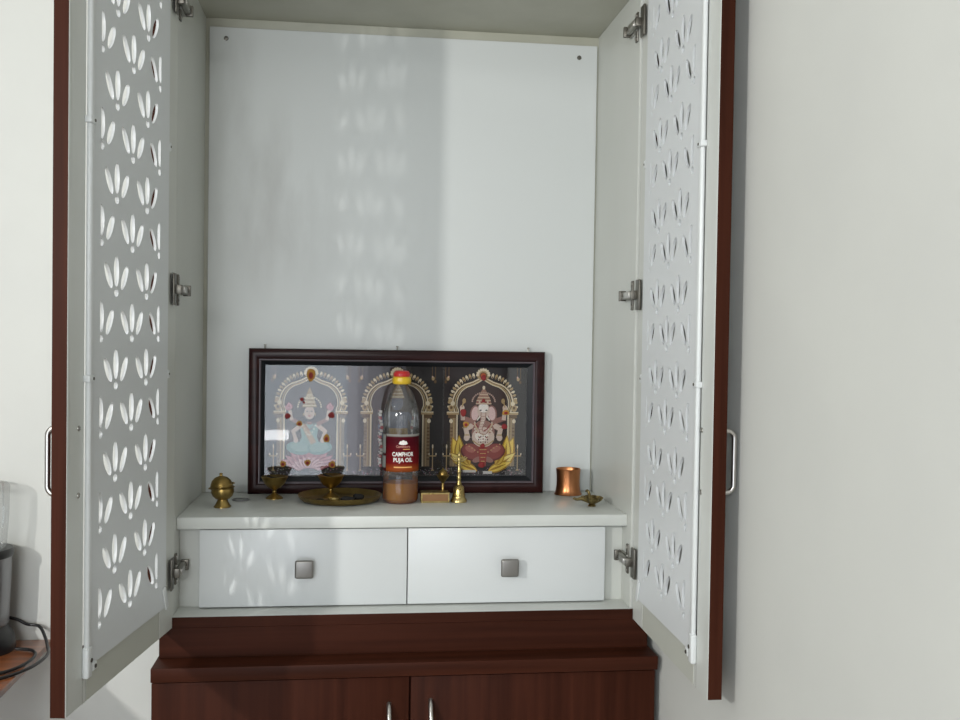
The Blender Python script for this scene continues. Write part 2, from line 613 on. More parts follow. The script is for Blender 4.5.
def make_door(side):
    # local frame: x runs from the hinge to the free edge; the inner face is y = 0
    sg = 1 if side == 'L' else -1        # +y*sg is the inner side
    b = MB()
    def piece(x0, x1, z0, z1, inner, bev=0.0006):
        ya, yb = sorted((0, -sg * DT))
        fs = b.box(x0, x1, ya, yb, z0, z1, M['wood_v'], bev, 1)
        b.bm.normal_update()
        i = b.mi(inner)
        for f in fs:
            if f.normal.y * sg > 0.6:
                f.material_index = i
    g = 0.0010
    piece(0.0, STI - g, DZ0, DZ1, M['white_side'])
    piece(0.4020, DL, DZ0, DZ1, M['white'])
    piece(STO + g, 0.4020, DZ0, -0.132, M['white'], 0.0)
    piece(STI + g, STO - g, DZ0, -0.132, M['grey_lam'])
    piece(STI + g, STO - g, 1.015, DZ1, M['grey_lam'])
    # backing of the joint grooves
    ya, yb = sorted((-sg * 0.003, -sg * 0.012))
    b.box(STI - 0.004, STI + 0.004, ya, yb, DZ0 + 0.001, -0.133, M['dark_gap'])
    b.box(STO - 0.003, STO + 0.003, ya, yb, DZ0 + 0.001, -0.133, M['dark_gap'])
    if side == 'L':
        th = math.atan2(-math.cos(0.15706), -math.sin(0.15706))
        d = b.build('door', cab, (-0.4491, 0.0044, 0), th)
    else:
        th = math.atan2(-math.cos(-0.01828), math.sin(-0.01828))
        d = b.build('door', cab, (0.4543, 0.0044, 0), th)
    d['label'] = 'open door with white perforated board and mahogany edges, ' + ('left' if side == 'L' else 'right') + ' of the cabinet'
    def Y(v0, v1):
        return sorted((sg * v0, sg * v1))
    lattice(side, d, M['panel_white'])
    # edge strip along the free side
    b = MB()
    ya, yb = Y(0.0002, 0.0085)
    b.box(0.3885, 0.4019, ya, yb, -0.158, 1.04, M['strip_white'], 0.0035, 3)
    st = b.build('edge_strip', d)
    for z in (0.6760, 0.2880):
        b = MB()
        ya, yb = Y(0.0, 0.0105)
        b.box(0.3860, 0.4070, ya, yb, z - 0.0050, z + 0.0050, M['strip_white'], 0.0012, 2)
        ya, yb = Y(0.0104, 0.0114)
        b.cyl((0.393, ya, z), (0.393, yb, z), 0.0024, M['hinge_dark'])
        b.build('clip', d)
    b = MB()
    ya, yb = Y(0.0, 0.0100)
    b.box(0.3885, 0.4055, ya, yb, -0.1660, -0.1180, M['strip_white'], 0.003, 3)
    ya, yb = Y(0.0098, 0.0112)
    for (x, z) in ((0.3935, -0.1400), (0.3790, -0.1530)):
        b.cyl((x, ya, z), (x, yb, z), 0.0032, M['hinge_dark'])
    ya, yb = Y(0.0, 0.0100)
    b.box(0.3725, 0.3880, ya, yb, -0.1590, -0.1470, M['strip_white'], 0.001, 2)
    b.build('corner_clip', d)
    # slanted clip at the lower hinge corner and two screws along the hinge side
    b = MB()
    ya, yb = Y(0.0056, 0.0085)
    b.box(-0.007, 0.007, ya, yb, -0.022, 0.022, M['strip_white'], 0.001, 2,
          xf=Matrix.Translation((0.062, 0, -0.132)) @ Matrix.Rotation(0.42, 4, 'Y'))
    ya, yb = Y(0.0, 0.0058)
    b.box(0.050, 0.0550, ya, yb, -0.150, -0.128, M['strip_white'], 0.001, 2)
    b.build('corner_bracket', d)
    for z in (0.7020, 0.2830):
        b = MB()
        ya, yb = Y(0.0, 0.006)
        b.box(0.0440, 0.0553, ya, yb, z - 0.008, z + 0.008, M['strip_white'], 0.002, 2)
        ya, yb = Y(0.0059, 0.0068)
        b.cyl((0.0485, ya, z), (0.0485, yb, z), 0.0022, M['hinge_dark'])
        b.build('clip', d)
    for z in (0.2150, 0.1150):
        b = MB()
        ya, yb = Y(0.0, 0.0016)
        b.lathe([(0.0045, 0), (0.0042, 0.0012), (0.0022, 0.0020), (0.0018, 0.0008), (0, 0.0008)], M['steel_dark'], n=16,
                xf=Matrix.Translation((0.4205 if side == 'L' else 0.4080, 0, z)) @ Matrix.Rotation(-sg * PI / 2, 4, 'X'))
        b.build('screw', d)
    # bow handle on the outer face
    b = MB()
    y0 = -sg * (DT - 0.002)
    y1 = -sg * (DT + (0.0175 if side == 'L' else 0.0215))
    zt, zb = 0.2165, 0.1180
    r = 0.012
    path = [(0.4330, y0, zt)]
    n = 7
    for k in range(n + 1):
        a = PI / 2 * k / n
        path.append((0.4330, y1 + sg * (r - r * math.sin(a)), zt - r + r * math.cos(a)))
    for k in range(n + 1):
        a = PI / 2 * k / n
        path.append((0.4330, y1 + sg * (r - r * math.cos(a)), zb + r - r * math.sin(a)))
    path.append((0.4330, y0, zb))
    b.tube(path, 0.0042, M['steel'], 14)
    hd = b.build('handle', d)
    hd['label'] = 'slim steel bow handle'
    return d

door_l = make_door('L')
door_r = make_door('R')

def make_hinge(s, z):
    # concealed cabinet hinge on the inside of the side panel; s = -1 left, +1 right
    x = s * HW
    b = MB()
    def bx(d0, d1, y0, y1, z0, z1, m, bev=0.0008):
        xa, xb = sorted((x - s * d0, x - s * d1))
        b.box(xa, xb, y0, y1, z0, z1, m, bev, 2)
    bx(0.0, 0.0035, 0.020, 0.034, z - 0.030, z + 0.030, M['hinge_dark'], 0.0015)     # wing plate
    bx(0.0, 0.0060, 0.018, 0.068, z - 0.009, z + 0.009, M['steel_dark'])
    bx(0.0060, 0.0165, -0.004, 0.072, z - 0.0075, z + 0.0075, M['steel_dark'], 0.002)  # arm
    bx(0.0165, 0.0180, 0.000, 0.036, z - 0.0058, z + 0.0058, M['steel'], 0.0006)
    bx(0.0060, 0.0200, 0.058, 0.066, z - 0.0105, z + 0.0105, M['hinge_dark'])
    for dz in (-0.023, 0.023):
        b.cyl((x - s * 0.0034, 0.027, z + dz), (x - s * 0.0052, 0.027, z + dz), 0.0038, M['steel'])
    b.cyl((x - s * 0.0178, 0.044, z), (x - s * 0.0192, 0.044, z), 0.0034, M['hinge_dark'])
    # door-side cup flange
    bx(0.0005, 0.0150, -0.012, 0.0015, z - 0.0085, z + 0.0085, M['hinge_dark'])
    bx(-0.0005 if s > 0 else 0.0015, 0.0045, -0.030, -0.005, z - 0.030, z + 0.030, M['hinge_dark'], 0.001)
    h = b.build('hinge', cab)
    h['label'] = 'steel concealed hinge'
for s, zs in ((-1, (0.985, 0.4415, -0.097)), (1, (0.990, 0.4488, -0.088))):
    for z in zs:
        make_hinge(s, z)

# ------------------------------------------------------------------ base cabinet
base = thing('base_cabinet', 'mahogany brown base cabinet with two doors under the white prayer cabinet', 'cabinet', (0, 0, 0))
zc = Z0 - 0.2622
b = MB()
b.box(-0.4735, 0.4852, 0.0, 0.380, zc, Z0 - 0.2046, M['wood_h'], 0.0006, 1)
b.build('riser', base)
b = MB()
b.box(-0.4772, 0.4892, -0.0615, 0.380, zc - 0.0265, zc, M['wood_h'], 0.0015, 2)
b.build('countertop', base)
b = MB()
b.box(-0.474, 0.486, -0.030, 0.378, 0.0, zc - 0.0266, M['wood_v'])
b.build('body', base)
zt = zc - 0.0310
for (x0, x1, hx, hz) in ((-0.4775, 0.0012, -0.0367, Z0 - 0.3435), (0.0048, 0.4872, 0.0428, Z0 - 0.3390)):
    b = MB()
    b.box(x0, x1, -0.0500, -0.0305, 0.08, zt, M['wood_v'], 0.0012, 2)
    d = b.build('door', base)
    b = MB()
    path = []
    for k in range(25):
        t = k / 24
        path.append((hx, -0.049 - 0.028 * math.sin(PI * t) ** 0.7, hz - 0.110 * t))
    b.tube(path, 0.0048, M['steel'], 14)
    b.build('handle', d)
b = MB(); b.box(-0.46, 0.47, -0.02, 0.0, 0.0, 0.079, M['dark_gap']); b.build('plinth', base)

# ------------------------------------------------------------------ framed picture
PF_Y = 0.3255
pic = thing('framed_picture', 'wide dark framed print of three seated deities under arches, leaning on back panel', 'picture', (-0.0085, 0.342, Z0))
PW, PH = 0.337, 0.3275
# profile frame: outer moulding
fr = MB()
IU0, IU1, IV0, IV1 = -0.3015, 0.2975, 0.0385, 0.2905      # opening in local coords
def frame_ring(rings, m):
    # rings: list of (u0,u1,v0,v1,y) nested rectangles joined by quads
    bm = fr.bm
    i = fr.mi(m)
    prev = None
    for (u0, u1, v0, v1, y) in rings:
        cur = [bm.verts.new(q) for q in ((u0, y, v0), (u1, y, v0), (u1, y, v1), (u0, y, v1))]
        if prev:
            for k in range(4):
                f = bm.faces.new((prev[k], prev[(k + 1) % 4], cur[(k + 1) % 4], cur[k]))
                f.material_index = i
        prev = cur
O = (-PW, PW, 0.0, PH)
def inset(d, y):
    return (O[0] + d, O[1] - d, O[2] + d, O[3] - d, y)
frame_ring([inset(0.0, 0.0135), inset(0.0, -0.010), inset(0.002, -0.0135), inset(0.006, -0.0155), inset(0.012, -0.0165),
            inset(0.018, -0.0160), inset(0.0225, -0.0135), inset(0.0235, -0.0120)], M['frame_wood'])
frame_ring([inset(0.0235, -0.0120), inset(0.0255, -0.0118), inset(0.0275, -0.0095)], plain('frame_inner_bead', (0.085, 0.065, 0.075), 0.35))
frame_ring([inset(0.0275, -0.0095), inset(0.0290, -0.0090), (IU0, IU1, IV0, IV1, -0.0040), (IU0, IU1, IV0, IV1, 0.002)], M['frame_black'])
fr.box(-PW + 0.004, PW - 0.004, 0.0045, 0.0130, 0.004, PH - 0.004, M['dark_gap'])
bmesh.ops.recalc_face_normals(fr.bm, faces=fr.bm.faces)
fr.build('frame', pic, angle=25)
b = MB(); b.box(IU0 - 0.003, IU1 + 0.003, -0.0018, -0.0002, IV0 - 0.003, IV1 + 0.003, M['glass']); gl = b.build('glass', pic)
for u in (-0.303, -0.005, 0.300):
    b = MB()
    b.cyl((u, 0.006, PH - 0.001), (u, 0.006, PH + 0.009), 0.0016, M['steel_dark'], n=8)
    b.cyl((u, 0.006, PH + 0.007), (u, 0.006, PH + 0.0095), 0.0028, M['steel_dark'], n=10)
    b.build('hanging_pin', pic)

# the print: flat layers of ink in one mesh
pr = bmesh.new()
pcol = pr.loops.layers.float_color.new('Col')
layer = [0]
PX = -0.0085
def ink(pts, col, lift=None):
    layer[0] += 1
    y = 0.0036 - min(layer[0], 1600) * 0.0000016 - 0.0001
    vs = [pr.verts.new((u - PX, y, v)) for u, v in pts]
    try:
        f = pr.faces.new(vs)
    except ValueError:
        return
    for l in f.loops:
        l[pcol] = (*col, 1)
    f.normal_update()
    if f.normal.y > 0:
        f.normal_flip()
def el(cx, cv, a, bb, col, rot=0, n=18, pt=0):
    ink(ellipse(cx, cv, a, bb, rot, n, pt), col)
def stroke(pts, wd, col):
    for (a, c) in zip(pts, pts[1:]):
        d = Vector((c[0] - a[0], c[1] - a[1]))
        if d.length < 1e-6:
            continue
        d.normalize()
        nx, ny = -d.y * wd / 2, d.x * wd / 2
        e = d * wd * 0.25
        ink([(a[0] - e.x + nx, a[1] - e.y + ny), (a[0] - e.x - nx, a[1] - e.y - ny), (c[0] + e.x - nx, c[1] + e.y - ny), (c[0] + e.x + nx, c[1] + e.y + ny)], col)
def rect(u0, u1, v0, v1, col):
    ink([(u0, v0), (u1, v0), (u1, v1), (u0, v1)], col)
GOLD = (0.46, 0.32, 0.16)
PALE = (0.78, 0.66, 0.47)
DKG = (0.15, 0.085, 0.040)
BG = (0.030, 0.026, 0.026)
INN = (0.066, 0.044, 0.040)
rect(-0.3125, 0.2915, 0.036, 0.2925, BG)
CU = (-0.2075, -0.0120, 0.1863)
def arch(c):
    K = 1.065
    # multi-lobed niche
    s = 1.0
    half = [(0.0, 0.2625), (0.008, 0.2565), (0.019, 0.2500), (0.028, 0.2465), (0.034, 0.2445), (0.041, 0.2400), (0.048, 0.2330),
            (0.0535, 0.2230), (0.0565, 0.2120), (0.057, 0.200), (0.054, 0.192), (0.053, 0.186)]
    pts = [(c - u * K, v) for u, v in reversed(half)] + [(c + u * K, v) for u, v in half[1:]]
    ink([(c - 0.052, 0.06)] + pts + [(c + 0.052, 0.06)], INN)
    outer = [(c + (u - c) * 1.16, 0.186 + (v - 0.186) * 1.09) for u, v in pts]
    # scalloped crest of leaves
    n = len(outer)
    tot = 15
    for sgn in (-1, 1):
        for k in range(tot):
            t = k / (tot - 1)
            a = t * 1.50
            u = 0.0770 * math.sin(a) ** 0.8 if a > 0 else 0
            v = 0.190 + 0.082 * math.cos(a) ** 0.9
            if k == 0:
                continue
            el(c + sgn * u, v, 0.0030, 0.0062, GOLD if k % 2 else PALE, -sgn * a * 0.9)
            el(c + sgn * u * 0.985, v - 0.003, 0.0016, 0.0028, DKG, -sgn * a * 0.9, 8)
    stroke(outer, 0.0052, DKG)
    stroke(outer, 0.0030, PALE)
    mid = [(c + (u - c) * 1.07, 0.186 + (v - 0.186) * 1.03) for u, v in pts]
    stroke(mid, 0.0030, GOLD)
    stroke(pts, 0.0022, PALE)
    for sgn in (-1, 1):
        # pillars with banding, capital and scroll
        x0, x1 = c + sgn * K * 0.0545, c + sgn * K * 0.0710
        rect(min(x0, x1), max(x0, x1), 0.060, 0.184, (0.27, 0.185, 0.105))
        rect(min(c + sgn * K * 0.0545, c + sgn * K * 0.0575), max(c + sgn * K * 0.0545, c + sgn * K * 0.0575), 0.060, 0.180, PALE)
        rect(min(c + sgn * K * 0.0620, c + sgn * K * 0.0640), max(c + sgn * K * 0.0620, c + sgn * K * 0.0640), 0.060, 0.176, GOLD)
        for v in (0.075, 0.083, 0.091, 0.099, 0.107, 0.115, 0.123, 0.131, 0.139, 0.147):
            rect(min(c + sgn * K * 0.065, c + sgn * K * 0.0705), max(c + sgn * K * 0.065, c + sgn * K * 0.0705), v, v + 0.0035, DKG)
        rect(min(c + sgn * K * 0.052, c + sgn * K * 0.0785), max(c + sgn * K * 0.052, c + sgn * K * 0.0785), 0.180, 0.1865, GOLD)
        rect(min(c + sgn * K * 0.052, c + sgn * K * 0.0785), max(c + sgn * K * 0.052, c + sgn * K * 0.0785), 0.1845, 0.1868, PALE)
        rect(min(c + sgn * K * 0.058, c + sgn * K * 0.0755), max(c + sgn * K * 0.058, c + sgn * K * 0.0755), 0.172, 0.180, DKG)
        el(c + sgn * K * 0.069, 0.165, 0.0042, 0.005, PALE)
        el(c + sgn * K * 0.069, 0.195, 0.0070, 0.0080, GOLD)
        el(c + sgn * K * 0.069, 0.196, 0.0030, 0.0036, DKG)
        el(c + sgn * K * 0.066, 0.206, 0.0050, 0.0055, PALE)
        el(c + sgn * K * 0.0715, 0.213, 0.0042, 0.0050, GOLD)
        # hanging lamps above and standing lamps below
        for du in (0.080, 0.0875):
            stroke([(c + sgn * du, 0.292), (c + sgn * du, 0.262)], 0.0014, DKG)
        el(c + sgn * 0.082, 0.263, 0.0035, 0.0045, GOLD)
        el(c + sgn * 0.0805, 0.267, 0.0016, 0.0022, (0.75, 0.5, 0.4))
        el(c + sgn * 0.087, 0.256, 0.0030, 0.0040, DKG)
        lx = c + sgn * 0.083
        stroke([(lx, 0.048), (lx, 0.103)], 0.0022, GOLD)
        rect(lx - 0.0085, lx + 0.0085, 0.083, 0.0855, GOLD)
        el(lx - 0.008, 0.0885, 0.0014, 0.0026, PALE)
        el(lx + 0.008, 0.0885, 0.0014, 0.0026, PALE)
        el(lx, 0.106, 0.0016, 0.0050, PALE)
        ink([(lx - 0.0075, 0.044), (lx + 0.0075, 0.044), (lx + 0.0015, 0.054), (lx - 0.0015, 0.054)], GOLD)
    el(c, 0.272, 0.0140, 0.0125, GOLD)
    for k in range(9):
        a = PI * k / 8
        el(c + 0.0135 * math.cos(a), 0.272 + 0.0130 * math.sin(a), 0.0028, 0.0036, PALE, a - PI / 2, 10)
    el(c, 0.271, 0.0085, 0.0078, DKG)
    el(c, 0.271, 0.0062, 0.0058, (0.45, 0.10, 0.03))
for c in CU:
    arch(c)
# floor of flowers along the bottom
random.seed(9)
rect(-0.3125, 0.2915, 0.036, 0.0500, (0.055, 0.048, 0.050))
for k in range(330):
    u = random.uniform(-0.31, 0.289)
    v = random.uniform(0.040, 0.0560)
    q = random.random()
    col = (0.30, 0.28, 0.27) if q < 0.4 else (0.32, 0.13, 0.16) if q < 0.6 else (0.11, 0.13, 0.09) if q < 0.85 else (0.24, 0.22, 0.3)
    el(u, v, random.uniform(0.0009, 0.0019), random.uniform(0.0009, 0.0016), col, 0, 7)

SKIN = (0.70, 0.54, 0.45)
SKIN_S = (0.34, 0.17, 0.14)
RED = (0.33, 0.045, 0.045)
YEL = (0.88, 0.62, 0.11)
YELS = (0.44, 0.23, 0.03)
# ---- right: elephant-headed seated figure on yellow lotus petals
c = 0.1880
def petal(cx, cv, ln, wd, rot, col, edge):
    n = 10
    L_, R_ = [], []
    for k in range(n + 1):
        t = k / n
        wv = wd * math.sin(PI * t ** 0.8) * (1 - 0.15 * t)
        L_.append((-wv, ln * t)); R_.append((wv, ln * t))
    pts = L_ + R_[::-1][1:-1]
    cr, sr = math.cos(rot), math.sin(rot)
    def tr(q, k=1.0):
        return (cx + (q[0] * cr - q[1] * sr) * k, cv + (q[0] * sr + q[1] * cr) * k)
    ink([tr(q) for q in pts], edge)
    ink([tr((q[0] * 0.72, q[1] * 0.92 + ln * 0.03)) for q in pts], col)
    ink([tr((q[0] * 0.22, q[1] * 0.7 + ln * 0.05)) for q in pts], edge)
for sgn in (-1, 1):
    petal(c + sgn * 0.044, 0.054, 0.080, 0.0190, -sgn * 0.36, YEL, YELS)
    petal(c + sgn * 0.052, 0.062, 0.072, 0.0140, -sgn * 0.06, YEL, YELS)
    petal(c + sgn * 0.028, 0.052, 0.064, 0.0150, -sgn * 0.88, (0.92, 0.72, 0.22), YELS)
    petal(c + sgn * 0.012, 0.049, 0.062, 0.0120, -sgn * 1.20, YEL, YELS)
    petal(c + sgn * 0.030, 0.062, 0.040, 0.0110, -sgn * 0.55, (0.70, 0.46, 0.08), YELS)
for sgn in (-1, 1):                                   # crossed legs in red-brown cloth
    el(c + sgn * 0.0260, 0.0930, 0.0270, 0.0200, (0.16, 0.045, 0.04), sgn * 0.30)
    el(c + sgn * 0.0255, 0.0945, 0.0240, 0.0175, (0.29, 0.075, 0.065), sgn * 0.30)
    el(c + sgn * 0.0300, 0.1000, 0.0120, 0.0070, (0.42, 0.15, 0.12), sgn * 0.40)
    el(c + sgn * 0.0120, 0.0760, 0.0130, 0.0062, SKIN_S, -sgn * 0.35)
ink([(c - 0.011, 0.112), (c + 0.011, 0.112), (c + 0.007, 0.060), (c - 0.007, 0.060)], (0.34, 0.06, 0.05))
for k in range(5):
    stroke([(c - 0.009 + 0.0012 * k, 0.108 - 0.009 * k), (c + 0.009 - 0.0012 * k, 0.108 - 0.009 * k)], 0.0016, (0.60, 0.40, 0.15))
for sgn in (-1, 1):                                   # arms
    stroke([(c + sgn * 0.020, 0.158), (c + sgn * 0.041, 0.148)], 0.0150, SKIN_S)
    stroke([(c + sgn * 0.020, 0.158), (c + sgn * 0.040, 0.148)], 0.0120, SKIN)
    stroke([(c + sgn * 0.041, 0.148), (c + sgn * 0.036, 0.128)], 0.0110, SKIN)
    el(c + sgn * 0.0385, 0.1265, 0.0068, 0.0075, SKIN)
    stroke([(c + sgn * 0.024, 0.164), (c + sgn * 0.049, 0.172)], 0.0120, SKIN_S)
    stroke([(c + sgn * 0.048, 0.170), (c + sgn * 0.050, 0.192)], 0.0095, SKIN)
    el(c + sgn * 0.0500, 0.1960, 0.0055, 0.0065, SKIN)
    stroke([(c + sgn * 0.050, 0.198), (c + sgn * 0.0455, 0.216)], 0.0030, GOLD)
    el(c + sgn * 0.0455, 0.2120, 0.0042, 0.0060, GOLD)
    for (du, dv) in ((0.044, 0.150), (0.049, 0.181), (0.0385, 0.133)):
        stroke([(c + sgn * (du - 0.005), dv), (c + sgn * (du + 0.005), dv)], 0.0026, GOLD)
el(c, 0.1380, 0.0270, 0.0300, SKIN_S)
el(c, 0.1280, 0.0265, 0.0235, SKIN)
el(c - 0.004, 0.1320, 0.0150, 0.0140, (0.90, 0.80, 0.72))
stroke([(c - 0.021, 0.160), (c - 0.012, 0.140), (c, 0.134), (c + 0.012, 0.140), (c + 0.021, 0.160)], 0.0034, (0.60, 0.45, 0.30))
stroke([(c - 0.017, 0.158), (c - 0.008, 0.146), (c, 0.142), (c + 0.008, 0.146), (c + 0.017, 0.158)], 0.0026, (0.30, 0.05, 0.05))
for sgn in (-1, 1):                                   # ears and head
    el(c + sgn * 0.0200, 0.1830, 0.0115, 0.0190, SKIN_S, sgn * 0.12)
    el(c + sgn * 0.0195, 0.1830, 0.0085, 0.0160, (0.78, 0.55, 0.52), sgn * 0.12)
el(c, 0.1900, 0.0145, 0.0190, SKIN)
el(c, 0.1960, 0.0110, 0.0110, (0.92, 0.84, 0.77))
trk = [(c, 0.182), (c - 0.0005, 0.170), (c - 0.004, 0.158), (c - 0.007, 0.148), (c - 0.004, 0.139), (c + 0.005, 0.138), (c + 0.009, 0.143)]
for k, (a, d_) in enumerate(zip(trk, trk[1:])):
    stroke([a, d_], 0.0130 - 0.0012 * k, SKIN_S)
for k, (a, d_) in enumerate(zip(trk, trk[1:])):
    stroke([a, d_], 0.0095 - 0.0011 * k, SKIN)
for k in range(6):
    v = 0.176 - 0.006 * k
    stroke([(c - 0.006 - 0.0007 * k, v), (c + 0.004 - 0.001 * k, v)], 0.0009, SKIN_S)
for sgn in (-1, 1):
    el(c + sgn * 0.0068, 0.1905, 0.0026, 0.0014, (0.03, 0.02, 0.02))
    stroke([(c + sgn * 0.008, 0.176), (c + sgn * 0.0145, 0.168)], 0.0030, (0.85, 0.80, 0.70))
for k in range(3):
    stroke([(c - 0.005, 0.2005 + 0.002 * k), (c + 0.005, 0.2005 + 0.002 * k)], 0.0011, (0.85, 0.8, 0.75))
ink([(c - 0.0185, 0.2040), (c + 0.0185, 0.2040), (c + 0.0150, 0.2180), (c + 0.0085, 0.2300), (c + 0.003, 0.2400), (c - 0.003, 0.2400), (c - 0.0085, 0.2300), (c - 0.0150, 0.2180)], (0.36, 0.20, 0.14))
for (v, hw_) in ((0.2060, 0.0175), (0.2130, 0.0160), (0.2200, 0.0130), (0.2270, 0.0095)):
    stroke([(c - hw_, v), (c + hw_, v)], 0.0026, (0.62, 0.47, 0.34))
for k in range(-3, 4):
    el(c + k * 0.0048, 0.2095, 0.0015, 0.0019, (0.30, 0.05, 0.06) if k % 2 else (0.75, 0.62, 0.5))
el(c, 0.2430, 0.0032, 0.0045, PALE)
for k in range(17):                                   # halo beads
    a = PI * (0.02 + 0.96 * k / 16)
    el(c + 0.0265 * math.cos(a), 0.2100 + 0.0215 * math.sin(a), 0.0021, 0.0021, (0.46, 0.31, 0.25), 0, 8)
# belly ornaments, girdle and necklaces
for k in range(-2, 3):
    for q in range(3):
        el(c + k * 0.0052, 0.1300 - q * 0.0065 - abs(k) * 0.0006, 0.0015, 0.0021, (0.12, 0.06, 0.05) if (k + q) % 2 else (0.42, 0.30, 0.22), 0, 8)
stroke([(c - 0.024, 0.120), (c - 0.012, 0.111), (c, 0.108), (c + 0.012, 0.111), (c + 0.024, 0.120)], 0.0030, GOLD)
for k in range(13):
    t = -1 + 2 * k / 12
    el(c + 0.0235 * t, 0.1395 - 0.0160 * (1 - t * t) + 0.018 * t * t, 0.0018, 0.0018, (0.85, 0.78, 0.66) if k % 2 else (0.34, 0.07, 0.06), 0, 8)
for sgn in (-1, 1):
    for k in range(5):
        el(c + sgn * (0.012 + 0.0068 * k), 0.0935 + 0.0045 * k, 0.0016, 0.0016, (0.55, 0.36, 0.16), 0, 8)
rect(c - 0.047, c - 0.016, 0.0460, 0.0515, (0.62, 0.58, 0.55))
rect(c + 0.001, c + 0.022, 0.0425, 0.0490, (0.62, 0.58, 0.55))

# ---- left: seated goddess on a pink lotus
c = -0.2105
for k in range(-5, 6):
    petal(c + 0.004 * k, 0.0600, 0.046, 0.0100, -k * 0.245, (0.58, 0.24, 0.27), (0.36, 0.10, 0.13))
for k in range(-4, 5):
    petal(c + 0.003 * k, 0.0560, 0.030, 0.0090, -k * 0.33, (0.72, 0.42, 0.43), (0.42, 0.15, 0.17))
for sgn in (-1, 1):
    el(c + sgn * 0.024, 0.1020, 0.0280, 0.0150, (0.20, 0.36, 0.34), sgn * 0.15)
    el(c + sgn * 0.022, 0.1040, 0.0220, 0.0105, (0.32, 0.47, 0.43), sgn * 0.15)
ink([(c - 0.022, 0.158), (c + 0.022, 0.158), (c + 0.017, 0.128), (c + 0.024, 0.108), (c - 0.024, 0.108), (c - 0.017, 0.128)], (0.30, 0.45, 0.42))
ink([(c - 0.020, 0.156), (c - 0.008, 0.158), (c + 0.016, 0.116), (c + 0.004, 0.110)], (0.55, 0.40, 0.26))
for sgn in (-1, 1):
    stroke([(c + sgn * 0.019, 0.154), (c + sgn * 0.036, 0.140)], 0.0100, SKIN)
    stroke([(c + sgn * 0.036, 0.140), (c + sgn * 0.030, 0.122)], 0.0085, SKIN)
    el(c + sgn * 0.0300, 0.1200, 0.0055, 0.0062, SKIN)
    stroke([(c + sgn * 0.019, 0.157), (c + sgn * 0.040, 0.168)], 0.0090, SKIN_S)
    stroke([(c + sgn * 0.040, 0.168), (c + sgn * 0.0435, 0.186)], 0.0080, SKIN)
    petal(c + sgn * 0.0440, 0.188, 0.0190, 0.0085, -sgn * 0.15, (0.66, 0.33, 0.36), (0.42, 0.14, 0.18))
    petal(c + sgn * 0.0440, 0.188, 0.0150, 0.0055, -sgn * 0.80, (0.66, 0.33, 0.36), (0.42, 0.14, 0.18))
ink([(c - 0.0055, 0.172), (c + 0.0055, 0.172), (c + 0.0055, 0.156), (c - 0.0055, 0.156)], SKIN_S)
el(c, 0.1840, 0.0190, 0.0225, (0.03, 0.02, 0.02))
el(c, 0.1830, 0.0118, 0.0155, SKIN)
for sgn in (-1, 1):
    el(c + sgn * 0.0048, 0.1860, 0.0024, 0.0011, (0.02, 0.015, 0.015))
    el(c + sgn * 0.0128, 0.1790, 0.0020, 0.0036, GOLD)
stroke([(c, 0.185), (c - 0.0006, 0.180)], 0.0012, SKIN_S)
el(c, 0.1755, 0.0034, 0.0012, (0.45, 0.06, 0.07))
ink([(c - 0.0165, 0.1950), (c + 0.0165, 0.1950), (c + 0.0110, 0.2130), (c + 0.004, 0.2330), (c, 0.2420), (c - 0.004, 0.2330), (c - 0.0110, 0.2130)], GOLD)
for (v, hw_) in ((0.1990, 0.0150), (0.2070, 0.0125), (0.2150, 0.0090), (0.2230, 0.0062)):
    stroke([(c - hw_, v), (c + hw_, v)], 0.0022, PALE)
for k in range(15):
    a = PI * k / 14
    el(c + 0.0260 * math.cos(a), 0.1960 + 0.0230 * math.sin(a), 0.0020, 0.0020, PALE, 0, 8)
for k in range(9):
    t = k / 8
    el(c - 0.014 + 0.028 * t, 0.154 - 0.022 * math.sin(PI * t), 0.0017, 0.0017, (0.82, 0.76, 0.62), 0, 8)
for k in range(9):
    t = k / 8
    el(c - 0.010 + 0.020 * t, 0.156 - 0.012 * math.sin(PI * t), 0.0013, 0.0013, RED, 0, 8)

# ---- middle: standing figure with a long flower garland (mostly behind the bottle)
c = -0.0120
ink([(c - 0.030, 0.060), (c + 0.030, 0.060), (c + 0.024, 0.150), (c - 0.024, 0.150)], (0.40, 0.26, 0.07))
for k in range(-3, 4):
    stroke([(c + k * 0.007, 0.062), (c + k * 0.005, 0.148)], 0.0013, (0.22, 0.12, 0.03))
ink([(c - 0.024, 0.148), (c + 0.024, 0.148), (c + 0.027, 0.186), (c - 0.027, 0.186)], (0.10, 0.11, 0.16))
for sgn in (-1, 1):
    stroke([(c + sgn * 0.026, 0.180), (c + sgn * 0.039, 0.152)], 0.0100, (0.12, 0.13, 0.19))
    stroke([(c + sgn * 0.039, 0.152), (c + sgn * 0.035, 0.128)], 0.0085, (0.12, 0.13, 0.19))
    for k in range(18):                               # garland strings
        v = 0.062 + 0.0073 * k
        u = c + sgn * (0.0365 + 0.002 * math.sin(k * 0.9))
        q = 0.0034
        ink([(u - q, v - q * 0.8), (u + q, v - q), (u + q, v + q * 0.8), (u - q, v + q)],
            (0.62, 0.58, 0.53) if k % 3 else (0.42, 0.12, 0.12))
        el(u + sgn * 0.0045, v + 0.0030, 0.0018, 0.0018, (0.40, 0.20, 0.18) if k % 2 else (0.5, 0.45, 0.4), 0, 8)
el(c, 0.2060, 0.0135, 0.0170, (0.12, 0.13, 0.19))
ink([(c - 0.0165, 0.2170), (c + 0.0165, 0.2170), (c + 0.0110, 0.2350), (c + 0.003, 0.2500), (c - 0.003, 0.2500), (c - 0.0110, 0.2350)], GOLD)
for (v, hw_) in ((0.2200, 0.0150), (0.2280, 0.0125), (0.2360, 0.0090)):
    stroke([(c - hw_, v), (c + hw_, v)], 0.0022, PALE)
